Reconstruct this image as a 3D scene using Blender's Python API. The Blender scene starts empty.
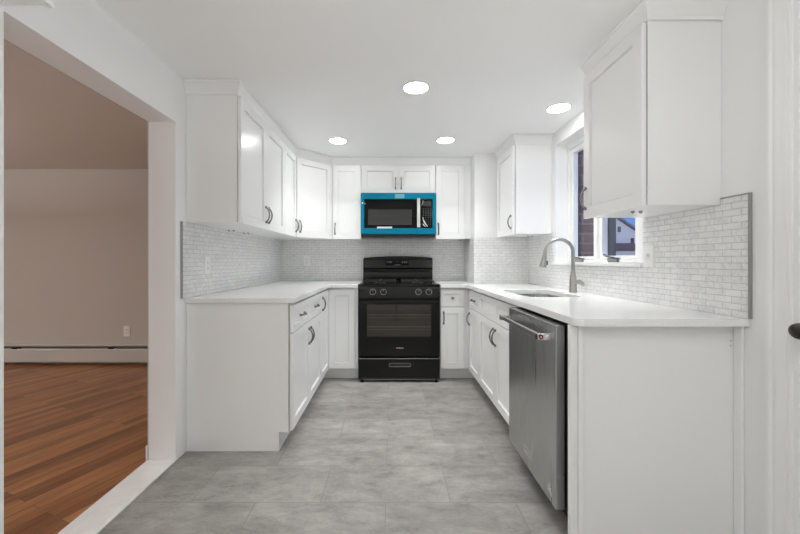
import bpy, bmesh, math, random
from mathutils import Vector, Matrix
random.seed(7)
C = bpy.context.scene.collection
SC = bpy.context.scene
PI = math.pi

# ------------------------------------------------------------------ camera, world, light, exposure
cam_d = bpy.data.cameras.new('camera'); cam = bpy.data.objects.new('camera', cam_d); C.objects.link(cam)
cam.location = (0, 0, 1.134); cam.rotation_euler = (PI/2, 0, 0)
cam_d.sensor_width = 36; cam_d.lens = 365/800*36
cam_d.shift_x = 9/800; cam_d.shift_y = -6/800
cam_d.clip_start = 0.02; cam_d.clip_end = 500
SC.camera = cam

w = bpy.data.worlds.new('dusk_sky'); SC.world = w; w.use_nodes = True
bg = w.node_tree.nodes['Background']; bg.inputs[0].default_value = (.13, .27, .68, 1); bg.inputs[1].default_value = 1.0

def lamp(name, kind, loc, energy, color=(1,1,1), **kw):
    d = bpy.data.lights.new(name, kind); d.energy = energy; d.color = color
    for k, v in kw.items(): setattr(d, k, v)
    o = bpy.data.objects.new(name, d); C.objects.link(o); o.location = loc
    return o
sun = lamp('evening_sun', 'SUN', (0, -5, 8), 1.3, (1, .95, .9), angle=.05)
sun.rotation_euler = Vector((.03, 1, -.32)).to_track_quat('-Z', 'Y').to_euler()

KITCHEN_W = 2.9        # watts per recessed kitchen lamp
REAR_W = 1.2  # watts per fill lamp added behind the camera
KITCHEN_UP_W = 11.5  # added fill uplighter behind the camera
NEIGHBOUR_UP_W = 92.0  # added fill uplighter in the next room
WARM = (.985,.995,.98)
vs = SC.view_settings
SC.display_settings.display_device = 'sRGB'
vs.view_transform = 'Standard'; vs.look = 'None'; vs.gamma = 1; vs.use_curve_mapping = False
vs.exposure = 0.2
SC.cycles.max_bounces = 16; SC.cycles.diffuse_bounces = 12   # white room: let light bounce on

# ------------------------------------------------------------------ materials
def mat(name, col, rough=.5, metal=0, spec=.5, coat=0, bump=None, emit=None):
    m = bpy.data.materials.new(name); m.use_nodes = True
    nt = m.node_tree; b = nt.nodes['Principled BSDF']
    b.inputs['Base Color'].default_value = (*col, 1); b.inputs['Roughness'].default_value = rough
    b.inputs['Metallic'].default_value = metal; b.inputs['Specular IOR Level'].default_value = spec
    b.inputs['Coat Weight'].default_value = coat
    if emit:
        b.inputs['Emission Color'].default_value = (*emit[0], 1); b.inputs['Emission Strength'].default_value = emit[1]
    if bump:
        n = nt.nodes.new('ShaderNodeTexNoise'); n.inputs['Scale'].default_value = bump[0]; n.inputs['Detail'].default_value = 4
        tc = nt.nodes.new('ShaderNodeTexCoord'); nt.links.new(tc.outputs['Object'], n.inputs['Vector'])
        bp = nt.nodes.new('ShaderNodeBump'); bp.inputs['Strength'].default_value = bump[1]; bp.inputs['Distance'].default_value = .002
        nt.links.new(n.outputs['Fac'], bp.inputs['Height']); nt.links.new(bp.outputs['Normal'], b.inputs['Normal'])
    return m

def N(nt, t, **kw):
    n = nt.nodes.new(t)
    for k, v in kw.items(): setattr(n, k, v)
    return n
def vec_uv(nt, a, b, rot=0, loc=(0,0,0)):
    """object coordinates -> (axis a, axis b, 0), shifted and turned"""
    tc = N(nt, 'ShaderNodeTexCoord'); sp = N(nt, 'ShaderNodeSeparateXYZ'); cb = N(nt, 'ShaderNodeCombineXYZ')
    nt.links.new(tc.outputs['Object'], sp.inputs[0]); nt.links.new(sp.outputs[a], cb.inputs[0]); nt.links.new(sp.outputs[b], cb.inputs[1])
    mp = N(nt, 'ShaderNodeMapping'); mp.inputs['Location'].default_value = loc; mp.inputs['Rotation'].default_value = (0,0,rot)
    nt.links.new(cb.outputs[0], mp.inputs[0])
    return mp.outputs[0]
def ramp(nt, fac, stops):
    r = N(nt, 'ShaderNodeValToRGB'); e = r.color_ramp.elements
    while len(e) < len(stops): e.new(.5)
    for el, (p, c) in zip(e, stops): el.position = p; el.color = (*c, 1)
    nt.links.new(fac, r.inputs[0]); return r.outputs[0]
def mix(nt, fac, a, b, mode='MIX'):
    m = N(nt, 'ShaderNodeMixRGB', blend_type=mode)
    for s, i in ((fac, 0), (a, 1), (b, 2)):
        if isinstance(s, (int, float)): m.inputs[i].default_value = s
        elif isinstance(s, tuple): m.inputs[i].default_value = (*s, 1)
        else: nt.links.new(s, m.inputs[i])
    return m.outputs[0]
def noise(nt, v, scale, detail=5, rough=.5, dist=0):
    n = N(nt, 'ShaderNodeTexNoise'); n.inputs['Scale'].default_value = scale; n.inputs['Detail'].default_value = detail
    n.inputs['Roughness'].default_value = rough; n.inputs['Distortion'].default_value = dist
    nt.links.new(v, n.inputs['Vector']); return n.outputs['Fac']
def brick(nt, v, bw, rh, mortar, c1, c2, cm, offset=.5, freq=2, smooth=.1, bias=0):
    b = N(nt, 'ShaderNodeTexBrick', offset=offset, offset_frequency=freq)
    b.inputs['Scale'].default_value = 1; b.inputs['Brick Width'].default_value = bw; b.inputs['Row Height'].default_value = rh
    b.inputs['Mortar Size'].default_value = mortar; b.inputs['Mortar Smooth'].default_value = smooth; b.inputs['Bias'].default_value = bias
    for k, c in (('Color1', c1), ('Color2', c2), ('Mortar', cm)): b.inputs[k].default_value = (*c, 1)
    nt.links.new(v, b.inputs['Vector']); return b
def bumpto(nt, bsdf, h, strength, dist, invert=False):
    bp = N(nt, 'ShaderNodeBump', invert=invert); bp.inputs['Strength'].default_value = strength; bp.inputs['Distance'].default_value = dist
    nt.links.new(h, bp.inputs['Height']); nt.links.new(bp.outputs[0], bsdf.inputs['Normal'])

def mosaic(name, a):
    m = mat(name, (.8,.8,.8), .3); nt = m.node_tree; b = nt.nodes['Principled BSDF']
    v = vec_uv(nt, a, 2, loc=(.013, -.9145+2.65, 0))
    br = brick(nt, v, .079, .0265, .0014, (.83,.83,.82), (.77,.77,.765), (.50,.50,.495), smooth=.3)
    vn = noise(nt, v, 14, 6, .6, 1.2)
    vein = ramp(nt, vn, [(.0,(1,1,1)), (.46,(1,1,1)), (.5,(.87,.87,.87)), (.54,(1,1,1)), (1,(1,1,1))])
    nt.links.new(mix(nt, 1.0, br.outputs['Color'], vein, 'MULTIPLY'), b.inputs['Base Color'])
    bumpto(nt, b, br.outputs['Fac'], .5, .002, True)
    return m

M = {}
M['wall'] = mat('white_wall_paint', (.87,.87,.87), .55, bump=(180,.05))
M['ceiling'] = mat('white_ceiling_paint', (.92,.92,.915), .7, bump=(160,.05))
M['trim'] = mat('white_trim_paint', (.87,.87,.865), .35)
M['cab'] = mat('white_lacquer', (.87,.87,.865), .28)
M['taupe'] = mat('taupe_wall_paint', (.55,.515,.485), .6, bump=(180,.05))
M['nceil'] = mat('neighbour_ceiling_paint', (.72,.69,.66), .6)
M['metal'] = mat('brushed_nickel', (.42,.41,.39), .28, 1)
M['hardware'] = mat('dark_nickel', (.25,.245,.24), .25, 1)
M['edge'] = mat('tile_edge_metal', (.38,.38,.37), .4, .7)
M['plastic'] = mat('white_plastic', (.84,.84,.83), .3)
M['slot'] = mat('dark_slot', (.03,.03,.03), .6)
M['black'] = mat('black_enamel', (.006,.006,.006), .16, spec=.3)
M['blackmatte'] = mat('black_matte', (.012,.012,.012), .55)
M['blackglass'] = mat('black_glass', (.003,.003,.003), .08, spec=.15)
M['iron'] = mat('cast_iron', (.018,.018,.018), .5)
M['greyglass'] = mat('dark_grey_mesh_glass', (.045,.045,.043), .2, spec=.2)
M['oveninside'] = mat('oven_enamel', (.30,.29,.275), .4)
M['chrome'] = mat('chrome', (.7,.7,.7), .12, 1)
M['letter'] = mat('silver_lettering', (.6,.6,.6), .4)
M['dim'] = mat('dim_grey_print_and_shade', (.16,.16,.165), .4)
M['red'] = mat('red_enamel', (.22,.008,.015), .3)
M['film'] = mat('teal_protective_film', (.0,.20,.32), .3, .75, bump=(7,.8))
M['filmlight'] = mat('pale_teal_sticker', (.16,.44,.50), .4)
M['clearfilm'] = mat('crumpled_clear_film', (.55,.55,.55), .25)
M['paper'] = mat('white_sticker', (.72,.78,.78), .5)
M['lens'] = mat('lit_lens', (.9,.9,.9), .5, emit=((.985,.995,.985), 40))
M['bronze'] = mat('aged_bronze', (.055,.045,.042), .25, .8)
M['dark'] = mat('dark_grey', (.07,.075,.085), .5)
M['siding'] = mat('pale_siding', (.62,.62,.65), .7)
M['roof'] = mat('slate_roof', (.16,.16,.18), .8)
M['brownroof'] = mat('brown_roof', (.22,.12,.10), .8)
M['ground'] = mat('asphalt_ground', (.12,.12,.12), .9)
M['heater'] = mat('heater_enamel', (.60,.575,.555), .4)

# quartz worktop: white with the faintest speckle
m = M['quartz'] = mat('white_quartz', (.87,.87,.87), .12); nt = m.node_tree; b = nt.nodes['Principled BSDF']
v = N(nt, 'ShaderNodeTexCoord').outputs['Object']; f = noise(nt, v, 260, 3)
nt.links.new(ramp(nt, f, [(.3,(.83,.83,.83)), (.6,(.88,.88,.88))]), b.inputs['Base Color'])

# brushed stainless
def stainless(name, axes, col=.45, r=.3):
    m = mat(name, (col,col,col*.985), r, 1); nt = m.node_tree; b = nt.nodes['Principled BSDF']
    tc = N(nt, 'ShaderNodeTexCoord'); mp = N(nt, 'ShaderNodeMapping'); mp.inputs['Scale'].default_value = axes
    nt.links.new(tc.outputs['Object'], mp.inputs[0])
    f = noise(nt, mp.outputs[0], 1, 4)
    nt.links.new(ramp(nt, f, [(.3,(r-.05,)*3), (.7,(r+.08,)*3)]), b.inputs['Roughness'])
    bumpto(nt, b, f, .06, .001)
    return m
M['steel'] = stainless('brushed_stainless_door', (3, 260, 2.5), .55)
M['sinksteel'] = stainless('brushed_stainless_sink', (200, 4, 4), .5, .28)

# large grey slate-look floor tiles, half bond, joints in the photo's rows
m = M['tile'] = mat('grey_slate_tile', (.3,.3,.3), .42); nt = m.node_tree; b = nt.nodes['Principled BSDF']
v = vec_uv(nt, 0, 1, loc=(.33+.61*10, -2.02+30.5, 0))
br = brick(nt, v, .61, .305, .0022, (0,0,0), (1,1,1), (.5,.5,.5), smooth=.1)
ms = N(nt, 'ShaderNodeMapping'); ms.inputs['Scale'].default_value = (.75, 1.5, 1); nt.links.new(v, ms.inputs[0]); vv = ms.outputs[0]
n1 = noise(nt, vv, 2.4, 13, .7, .25); n2 = noise(nt, vv, 7, 15, .78, .3); n3 = noise(nt, v, 70, 6, .7)
off = mix(nt, .12, n1, br.outputs['Color'])
c1 = ramp(nt, off, [(.3,(.225,.216,.203)), (.5,(.32,.308,.291)), (.7,(.41,.396,.376))])
c2 = ramp(nt, n2, [(.36,(.58,.57,.555)), (.46,(.90,.90,.895)), (.54,(1.03,1.03,1.03)), (.64,(1.24,1.24,1.24))])
c3 = ramp(nt, n3, [(.3,(.88,.88,.87)), (.6,(1.04,1.04,1.04))])
cc = mix(nt, .7, mix(nt, .9, c1, c2, 'MULTIPLY'), c3, 'MULTIPLY')
nt.links.new(mix(nt, br.outputs['Fac'], cc, (.235,.227,.216)), b.inputs['Base Color'])
bumpto(nt, b, mix(nt, .6, n2, br.outputs['Fac']), .12, .003)

# oak strip floor, laid on a slant
m = M['oak'] = mat('oak_strip_floor', (.3,.12,.04), .3); nt = m.node_tree; b = nt.nodes['Principled BSDF']
a = math.atan2(.43, 1)
v = vec_uv(nt, 0, 1, rot=-(PI/2-a), loc=(20,20,0))
br = brick(nt, v, 1.1, .06, .001, (0,0,0), (1,1,1), (0,0,0), offset=.37, freq=2, smooth=0)
mp = N(nt, 'ShaderNodeMapping'); mp.inputs['Scale'].default_value = (1.6, 22, 1); nt.links.new(v, mp.inputs[0])
g = noise(nt, mp.outputs[0], 1.6, 7, .6, 1.4)
mp2 = N(nt, 'ShaderNodeMapping'); mp2.inputs['Scale'].default_value = (5, 120, 1); nt.links.new(v, mp2.inputs[0])
g2 = noise(nt, mp2.outputs[0], 1, 4, .6, .4)
pl = ramp(nt, mix(nt, .5, g, br.outputs['Color']), [(.15,(.15,.055,.022)), (.45,(.32,.132,.052)), (.8,(.50,.235,.095))])
gr = ramp(nt, g2, [(.36,(.55,.50,.45)), (.5,(.95,.95,.95)), (.65,(1.1,1.1,1.1))])
cc = mix(nt, .8, pl, gr, 'MULTIPLY')
nt.links.new(mix(nt, br.outputs['Fac'], cc, (.07,.028,.012)), b.inputs['Base Color'])
bumpto(nt, b, br.outputs['Fac'], .2, .001, True)

# outside brickwork
m = M['brick'] = mat('brown_brick', (.2,.1,.08), .8); nt = m.node_tree; b = nt.nodes['Principled BSDF']
v = vec_uv(nt, 0, 2)
br = brick(nt, v, .21, .08, .008, (.15,.085,.075), (.22,.128,.11), (.26,.22,.21), smooth=.2)
nt.links.new(br.outputs['Color'], b.inputs['Base Color']); bumpto(nt, b, br.outputs['Fac'], .6, .006, True)

# white marble threshold
m = M['marble'] = mat('white_marble', (.8,.8,.79), .2); nt = m.node_tree; b = nt.nodes['Principled BSDF']
v = vec_uv(nt, 0, 1); f = noise(nt, v, 6, 8, .6, 1.5)
nt.links.new(ramp(nt, f, [(.3,(.74,.74,.73)), (.6,(.83,.83,.82))]), b.inputs['Base Color'])

def clear_glass(name, tint, gloss):
    m = bpy.data.materials.new(name); m.use_nodes = True; nt = m.node_tree
    out = nt.nodes['Material Output']; nt.nodes.remove(nt.nodes['Principled BSDF'])
    t = N(nt, 'ShaderNodeBsdfTransparent'); t.inputs[0].default_value = (*tint, 1)
    g = N(nt, 'ShaderNodeBsdfGlossy'); g.inputs['Roughness'].default_value = .03
    mx = N(nt, 'ShaderNodeMixShader'); mx.inputs[0].default_value = gloss
    nt.links.new(t.outputs[0], mx.inputs[1]); nt.links.new(g.outputs[0], mx.inputs[2]); nt.links.new(mx.outputs[0], out.inputs[0])
    return m
M['glass'] = clear_glass('window_glass', (.95,.96,.97), .04)
M['ovenglass'] = clear_glass('smoked_oven_glass', (.62,.60,.58), .05)
M['tile_y'] = mosaic('white_marble_mosaic_side', 1)
M['tile_x'] = mosaic('white_marble_mosaic_back', 0)

# ------------------------------------------------------------------ mesh helpers
IDENT = lambda u, d, z: Vector((u, d, z))
def frame(origin, U, Nn):
    """local (u along, d outwards, z up) -> world"""
    o = Vector(origin); U = Vector(U).normalized(); Nn = Vector(Nn).normalized()
    return lambda u, d, z: o + U*u + Nn*d + Vector((0,0,z))

class MB:
    def __init__(self): self.bm = bmesh.new()
    def face(self, vs): return self.bm.faces.new(vs)
    def box(self, x0, x1, y0, y1, z0, z1, f=IDENT):
        v = [self.bm.verts.new(f(x, y, z)) for z in (z0, z1) for y in (y0, y1) for x in (x0, x1)]
        for q in ((0,1,3,2), (4,6,7,5), (0,4,5,1), (2,3,7,6), (0,2,6,4), (1,5,7,3)): self.face([v[i] for i in q])
        return self
    def prism(self, poly, z0, z1, f=IDENT):
        a = [self.bm.verts.new(f(x, y, z0)) for x, y in poly]; b = [self.bm.verts.new(f(x, y, z1)) for x, y in poly]
        n = len(poly); self.face(a[::-1]); self.face(b)
        for i in range(n): self.face([a[i], a[(i+1)%n], b[(i+1)%n], b[i]])
        return self
    def prism_u(self, poly, u0, u1, f=IDENT):
        """profile in (d, z) pushed along u"""
        a = [self.bm.verts.new(f(u0, d, z)) for d, z in poly]; b = [self.bm.verts.new(f(u1, d, z)) for d, z in poly]
        n = len(poly); self.face(a[::-1]); self.face(b)
        for i in range(n): self.face([a[i], a[(i+1)%n], b[(i+1)%n], b[i]])
        return self
    def plate(self, outer, holes, z0, z1, f=IDENT):
        es = []; rings = []
        for ring in [outer]+holes:
            vs = [self.bm.verts.new(f(x, y, z0)) for x, y in ring]; rings.append(vs)
            es += [self.bm.edges.new((vs[i], vs[(i+1)%len(vs)])) for i in range(len(vs))]
        r = bmesh.ops.triangle_fill(self.bm, edges=es, use_beauty=True)
        fs = [g for g in r['geom'] if isinstance(g, bmesh.types.BMFace)]
        top = {}
        for vs in rings:
            for v in vs: top[v] = self.bm.verts.new(v.co + (f(0,0,z1)-f(0,0,z0)))
        for fc in fs: self.face([top[v] for v in fc.verts][::-1])
        for vs in rings:
            for i in range(len(vs)):
                p, q = vs[i], vs[(i+1)%len(vs)]; self.face([p, q, top[q], top[p]])
        return self
    def tube(self, pts, r, n=10, cap=True):
        pts = [Vector(p) for p in pts]; rs = r if isinstance(r, (list, tuple)) else [r]*len(pts)
        rings = []; prev = None
        for i, p in enumerate(pts):
            t = (pts[min(i+1, len(pts)-1)] - pts[max(i-1, 0)]).normalized()
            if prev is None:
                a = Vector((0,0,1)) if abs(t.z) < .9 else Vector((1,0,0)); u = t.cross(a).normalized()
            else: u = (prev - t*prev.dot(t)).normalized()
            prev = u; w_ = t.cross(u)
            rings.append([self.bm.verts.new(p + (u*math.cos(2*PI*k/n) + w_*math.sin(2*PI*k/n))*rs[i]) for k in range(n)])
        for a, b in zip(rings, rings[1:]):
            for k in range(n): self.face([a[k], a[(k+1)%n], b[(k+1)%n], b[k]])
        if cap: self.face(rings[0][::-1]); self.face(rings[-1])
        return self
    def lathe(self, prof, c, axis=(0,0,1), n=24, sx=1.0, sy=1.0):
        """profile (radius, height) about an axis through c"""
        c = Vector(c); ax = Vector(axis).normalized()
        a = Vector((0,0,1)) if abs(ax.z) < .9 else Vector((1,0,0)); u = a.cross(ax).normalized(); w_ = ax.cross(u)
        rings = []
        for r, h in prof:
            if r < 1e-6: rings.append([self.bm.verts.new(c + ax*h)])
            else: rings.append([self.bm.verts.new(c + ax*h + u*(r*sx*math.cos(2*PI*k/n)) + w_*(r*sy*math.sin(2*PI*k/n))) for k in range(n)])
        for a, b in zip(rings, rings[1:]):
            for k in range(n):
                k2 = (k+1)%n
                if len(a) == 1 and len(b) == 1: continue
                if len(a) == 1: self.face([a[0], b[k2], b[k]])
                elif len(b) == 1: self.face([a[k], a[k2], b[0]])
                else: self.face([a[k], a[k2], b[k2], b[k]])
        if len(rings[0]) > 1: self.face(rings[0][::-1])
        if len(rings[-1]) > 1: self.face(rings[-1])
        return self
    def sweep(self, prof, path, side=1):
        """closed profile (out, z) carried along a flat path with mitred corners; out is to the right of travel when side = 1"""
        P = [Vector(p) for p in path]; rings = []
        for i, p in enumerate(P):
            ns = []
            if i > 0: t = (p-P[i-1]).normalized(); ns.append(Vector((t.y, -t.x))*side)
            if i < len(P)-1: t = (P[i+1]-p).normalized(); ns.append(Vector((t.y, -t.x))*side)
            m_ = sum(ns, Vector((0,0))).normalized(); k = 1/max(.2, m_.dot(ns[0]))
            rings.append([self.bm.verts.new((p.x+m_.x*k*o, p.y+m_.y*k*o, z)) for o, z in prof])
        n = len(prof)
        for a, b in zip(rings, rings[1:]):
            for k in range(n): self.face([a[k], a[(k+1)%n], b[(k+1)%n], b[k]])
        self.face(rings[0][::-1]); self.face(rings[-1])
        return self
    def shaker(self, u0, u1, z0, z1, f, t=.019, d0=.006, rail=.058, rec=.0105, gv=.005):
        """a frame-and-panel door front, recessed field with a small bevel"""
        d1 = d0+t
        def ring(u0, u1, z0, z1, d): return [self.bm.verts.new(f(u, d, z)) for u, z in ((u0,z0),(u1,z0),(u1,z1),(u0,z1))]
        R = [ring(u0,u1,z0,z1,d0), ring(u0,u1,z0,z1,d1-.0015), ring(u0+.0015,u1-.0015,z0+.0015,z1-.0015,d1),
             ring(u0+rail,u1-rail,z0+rail,z1-rail,d1), ring(u0+rail+.0008,u1-rail-.0008,z0+rail+.0008,z1-rail-.0008,d1-rec-gv), ring(u0+rail+.0045,u1-rail-.0045,z0+rail+.0045,z1-rail-.0045,d1-rec-gv), ring(u0+rail+.0055,u1-rail-.0055,z0+rail+.0055,z1-rail-.0055,d1-rec)]
        self.face(R[0][::-1])
        for a, b in zip(R, R[1:]):
            for k in range(4): self.face([a[k], a[(k+1)%4], b[(k+1)%4], b[k]])
        self.face(R[-1]); return self
    def build(self, name, material, parent=None, loc=None, bevel=0, sharp=35):
        bm = self.bm
        bmesh.ops.recalc_face_normals(bm, faces=bm.faces[:])
        base = Vector((0,0,0))
        if parent is not None:
            p = parent
            while p.parent: p = p.parent
            base = Vector(p.location)
        elif loc is not None: base = Vector(loc)
        for v in bm.verts: v.co -= base
        bm.normal_update()
        for fc in bm.faces: fc.smooth = bevel == 0
        for e in bm.edges: e.smooth = len(e.link_faces) == 2 and e.calc_face_angle(0) < math.radians(sharp)
        me = bpy.data.meshes.new(name); bm.to_mesh(me); bm.free()
        me.materials.append(material)
        o = bpy.data.objects.new(name, me); C.objects.link(o)
        if parent is not None: o.parent = parent
        else: o.location = base
        if bevel:
            md = o.modifiers.new('soft_edges', 'BEVEL'); md.width = bevel; md.segments = 2; md.limit_method = 'ANGLE'; md.angle_limit = .6
        return o

def thing(name, label, cat, loc=(0,0,0), group=None):
    o = bpy.data.objects.new(name, None); C.objects.link(o); o.location = loc; o.empty_display_size = .05
    o['label'] = label; o['category'] = cat
    if group: o['group'] = group
    return o
def tag(o, label, cat, group=None):
    o['label'] = label; o['category'] = cat
    if group: o['group'] = group
    return o
def struct(o, label=None, cat=None):
    o['kind'] = 'structure'
    if label: o['label'] = label
    if cat: o['category'] = cat
    return o
def rrect(x0, x1, y0, y1, r, n=6):
    out = []
    for cx, cy, a0 in ((x1-r,y0+r,-PI/2), (x1-r,y1-r,0), (x0+r,y1-r,PI/2), (x0+r,y0+r,PI)):
        out += [(cx+r*math.cos(a0+PI/2*k/n), cy+r*math.sin(a0+PI/2*k/n)) for k in range(n+1)]
    return out
def lettering(body, size, loc, rot, material, parent, name='logo', extrude=.0006):
    cu = bpy.data.curves.new(name, 'FONT'); cu.body = body; cu.size = size; cu.align_x = 'CENTER'; cu.align_y = 'CENTER'; cu.extrude = extrude
    tmp = bpy.data.objects.new(name, cu); C.objects.link(tmp)
    dg = bpy.context.evaluated_depsgraph_get(); me = bpy.data.meshes.new_from_object(tmp.evaluated_get(dg))
    bpy.data.objects.remove(tmp); me.materials.clear(); me.materials.append(material)
    p = parent
    while p.parent: p = p.parent
    me.transform(Matrix.Translation(Vector(loc)-Vector(p.location)) @ rot.to_4x4())
    o = bpy.data.objects.new(name, me); C.objects.link(o); o.parent = parent
    return o

# room dimensions
XL, XR, YB, ZC = -1.22, 1.36, 4.07, 2.20
YN = -1.6
WT = .153
OP0, OP1, OPZ = 1.15, 2.067, 1.922
XO = XL-WT
NY = 4.03; NX = -5.6; NZ = 2.145
# ------------------------------------------------------------------ structure
struct(MB().box(XL, XR+.25, YN, YB, -.06, 0).build('floor', M['tile']), 'grey slate-look tile kitchen floor', 'floor')
struct(MB().box(NX, XO, YN, NY, -.06, 0).build('floor', M['oak']), 'oak strip floor of the neighbouring room', 'floor')
struct(MB().box(XL-.0, XR, YN, YB, ZC, ZC+.08).build('ceiling', M['ceiling']), 'white kitchen ceiling', 'ceiling')
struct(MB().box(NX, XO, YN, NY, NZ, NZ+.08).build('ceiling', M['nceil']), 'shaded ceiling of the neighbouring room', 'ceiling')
wl = MB()
wl.box(XO, XL, YN, OP0, 0, ZC).box(XO, XL, OP0, OP1, OPZ, ZC).box(XO, XL, OP1, YB, 0, ZC)
struct(wl.build('wall_left', M['wall']), 'white wall pierced by the wide room opening', 'wall')
struct(MB().box(XL-WT, XR+.25, YB, YB+.12, -.06, ZC+.08).build('wall_back', M['wall']), 'white wall behind the range', 'wall')
struct(MB().box(.825, XR, 3.6, YB, 0, ZC).build('wall_chase', M['wall']), 'white boxed-out wall chase beside the range wall', 'wall')
struct(MB().box(XO, XR+.25, YN-.12, YN, -.06, ZC+.08).build('wall_front', M['wall']))
WY0, WY1, WZ0, WZ1 = 1.977, 3.01, 1.10, 2.087
DY0, DY1, DZ = .40, 1.237, 2.06
XW = XR+.18
wr = MB()
wr.box(XR, XW, YN, DY0, 0, ZC).box(XR, XW, DY0, DY1, DZ, ZC).box(XR, XW, DY1, WY0, 0, ZC)
wr.box(XR, XW, WY0, WY1, 0, WZ0).box(XR, XW, WY0, WY1, WZ1, ZC).box(XR, XW, WY1, YB, 0, ZC)
struct(wr.build('wall_right', M['wall']), 'white wall with the window over the sink', 'wall')
struct(MB().box(NX, XO-.001, NY, NY+.12, -.06, NZ+.08).build('wall_neighbour_back', M['taupe']), 'taupe wall of the neighbouring room', 'wall')
struct(MB().box(NX-.12, NX, YN, NY, -.06, NZ+.08).build('wall_neighbour_left', M['taupe']))
struct(MB().box(NX, XO, YN-.12, YN, -.06, NZ+.08).build('wall_neighbour_front', M['taupe']))
struct(MB().box(XO-.006, XO-.0, YN, OP0, 0, NZ).box(XO-.006, XO, OP0, OP1, OPZ, NZ).box(XO-.006, XO, OP1, NY, 0, NZ).build('wall_neighbour_right', M['taupe']))
struct(MB().box(XO-.018, XO-.006, OP1+.002, NY, 0, .085).build('baseboard_left', M['trim']))
struct(MB().box(XR-.012, XR, DY1+.078, 1.40, 0, .075).build('baseboard_right', M['trim'], bevel=.004))
# threshold
tag(MB().box(XO-.004, XL+.004, OP0+.001, OP1-.001, .0, .011).build('threshold', M['marble'], loc=(-1.3,1.6,0), bevel=.003),
    'white marble threshold between oak floor and grey tile', 'threshold')

# mosaic splashback: one facing per wall
T = .008; Z0, Z1 = .9155, 1.364
def facing(name, mb, m_): return struct(mb.build(name, m_))
facing('wall_left_tiling', MB().box(XL, XL+T, 2.12, YB, Z0, Z1), M['tile_y'])
facing('wall_back_tiling', MB().box(XL+T, .825-T, YB-T, YB, Z0, Z1).box(-.305, .455, YB-T, YB, Z1, 1.42), M['tile_x'])
facing('wall_chase_tiling', MB().box(.825-T, XR-T, 3.6-T, 3.6, Z0, Z1), M['tile_x'])
facing('wall_chase_tiling', MB().box(.825-T, .825, 3.6, YB-T, Z0, Z1), M['tile_y'])
facing('wall_right_tiling', MB().box(XR-T, XR, 1.379, 1.497, Z0, 1.387).box(XR-T, XR, 1.497, 1.958, Z0, Z1).box(XR-T, XR, 1.958, 3.045, Z0, 1.096).box(XR-T, XR, 3.045, 3.6-T, Z0, Z1), M['tile_y'])
tag(MB().box(XR-.012, XR, 1.373, 1.379, Z0, 1.392).box(XR-.012, XR, 1.379, 1.496, 1.387, 1.392).build('edge_trim', M['edge'], loc=(XR,1.376,Z0)),
    'grey metal tile edge strip ending the mosaic beside the panelled door', 'edge trim')
tag(MB().box(XL, XL+.012, 2.113, 2.12, Z0, Z1).build('edge_trim', M['edge'], loc=(XL,2.116,Z0)),
    'grey metal tile edge strip ending the mosaic beside the wide room opening', 'edge trim')

# window over the sink
win = bpy.data.objects.new('window_1', None); C.objects.link(win); win.location = (1.49, 2.5, 1.125); struct(win, 'white double casement window over the sink', 'window')
FX0, FX1 = 1.452, 1.511
b = MB()
b.box(FX0, FX1, 2.975, WY1, 1.125, WZ1)               # far jamb
b.box(FX0, FX1, WY0, 2.160, 1.125, WZ1)               # near jamb liner
b.box(FX0, FX1, 2.160, 2.975, WZ1-.045, WZ1)          # head
b.box(FX0, FX1, 2.160, 2.975, 1.125, 1.145)           # bottom
b.box(FX0, FX1, 2.575, 2.61, 1.145, WZ1-.045)         # mullion
b.build('window_frame', M['trim'], win, bevel=.003)
for y0, y1 in ((2.162, 2.573), (2.612, 2.973)):
    g = MB(); s_ = .034; x0, x1 = 1.468, 1.508; z0, z1 = 1.147, WZ1-.047
    g.box(x0,x1,y0,y0+s_,z0,z1).box(x0,x1,y1-s_,y1,z0,z1).box(x0,x1,y0+s_,y1-s_,z0,z0+.022).box(x0,x1,y0+s_,y1-s_,z1-s_,z1)
    so = g.build('sash', M['trim'], win, bevel=.003)
    MB().box(1.5025, 1.5065, y0+s_-.004, y1-s_+.004, z0+.018, z1-s_+.004).build('glass', M['glass'], so)
    yc = (y0+y1)/2-.02
    k = MB().lathe([(.0,0),(.022,0),(.026,.012),(.028,.024),(.018,.030),(0,.031)], (1.432, yc, 1.1255), n=16, sx=1.0, sy=1.5)
    k.tube([(1.432,yc,1.153),(1.428,yc+.03,1.158),(1.424,yc+.06,1.163),(1.420,yc+.085,1.176)], [.008,.007,.006,.009], 8)
    k.build('crank_handle', M['hardware'], so)
struct(MB().box(XR-.022, XR+.092, WY0+.001, WY1-.001, 1.101, 1.125).box(XR-.022, XR-.001, WY0-.012, WY0+.001, 1.101, 1.125)
       .box(XR-.022, XR-.001, WY1-.001, WY1+.03, 1.101, 1.125).build('trim_1', M['trim'], bevel=.003), 'white window sill over the sink', 'window sill')

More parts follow.
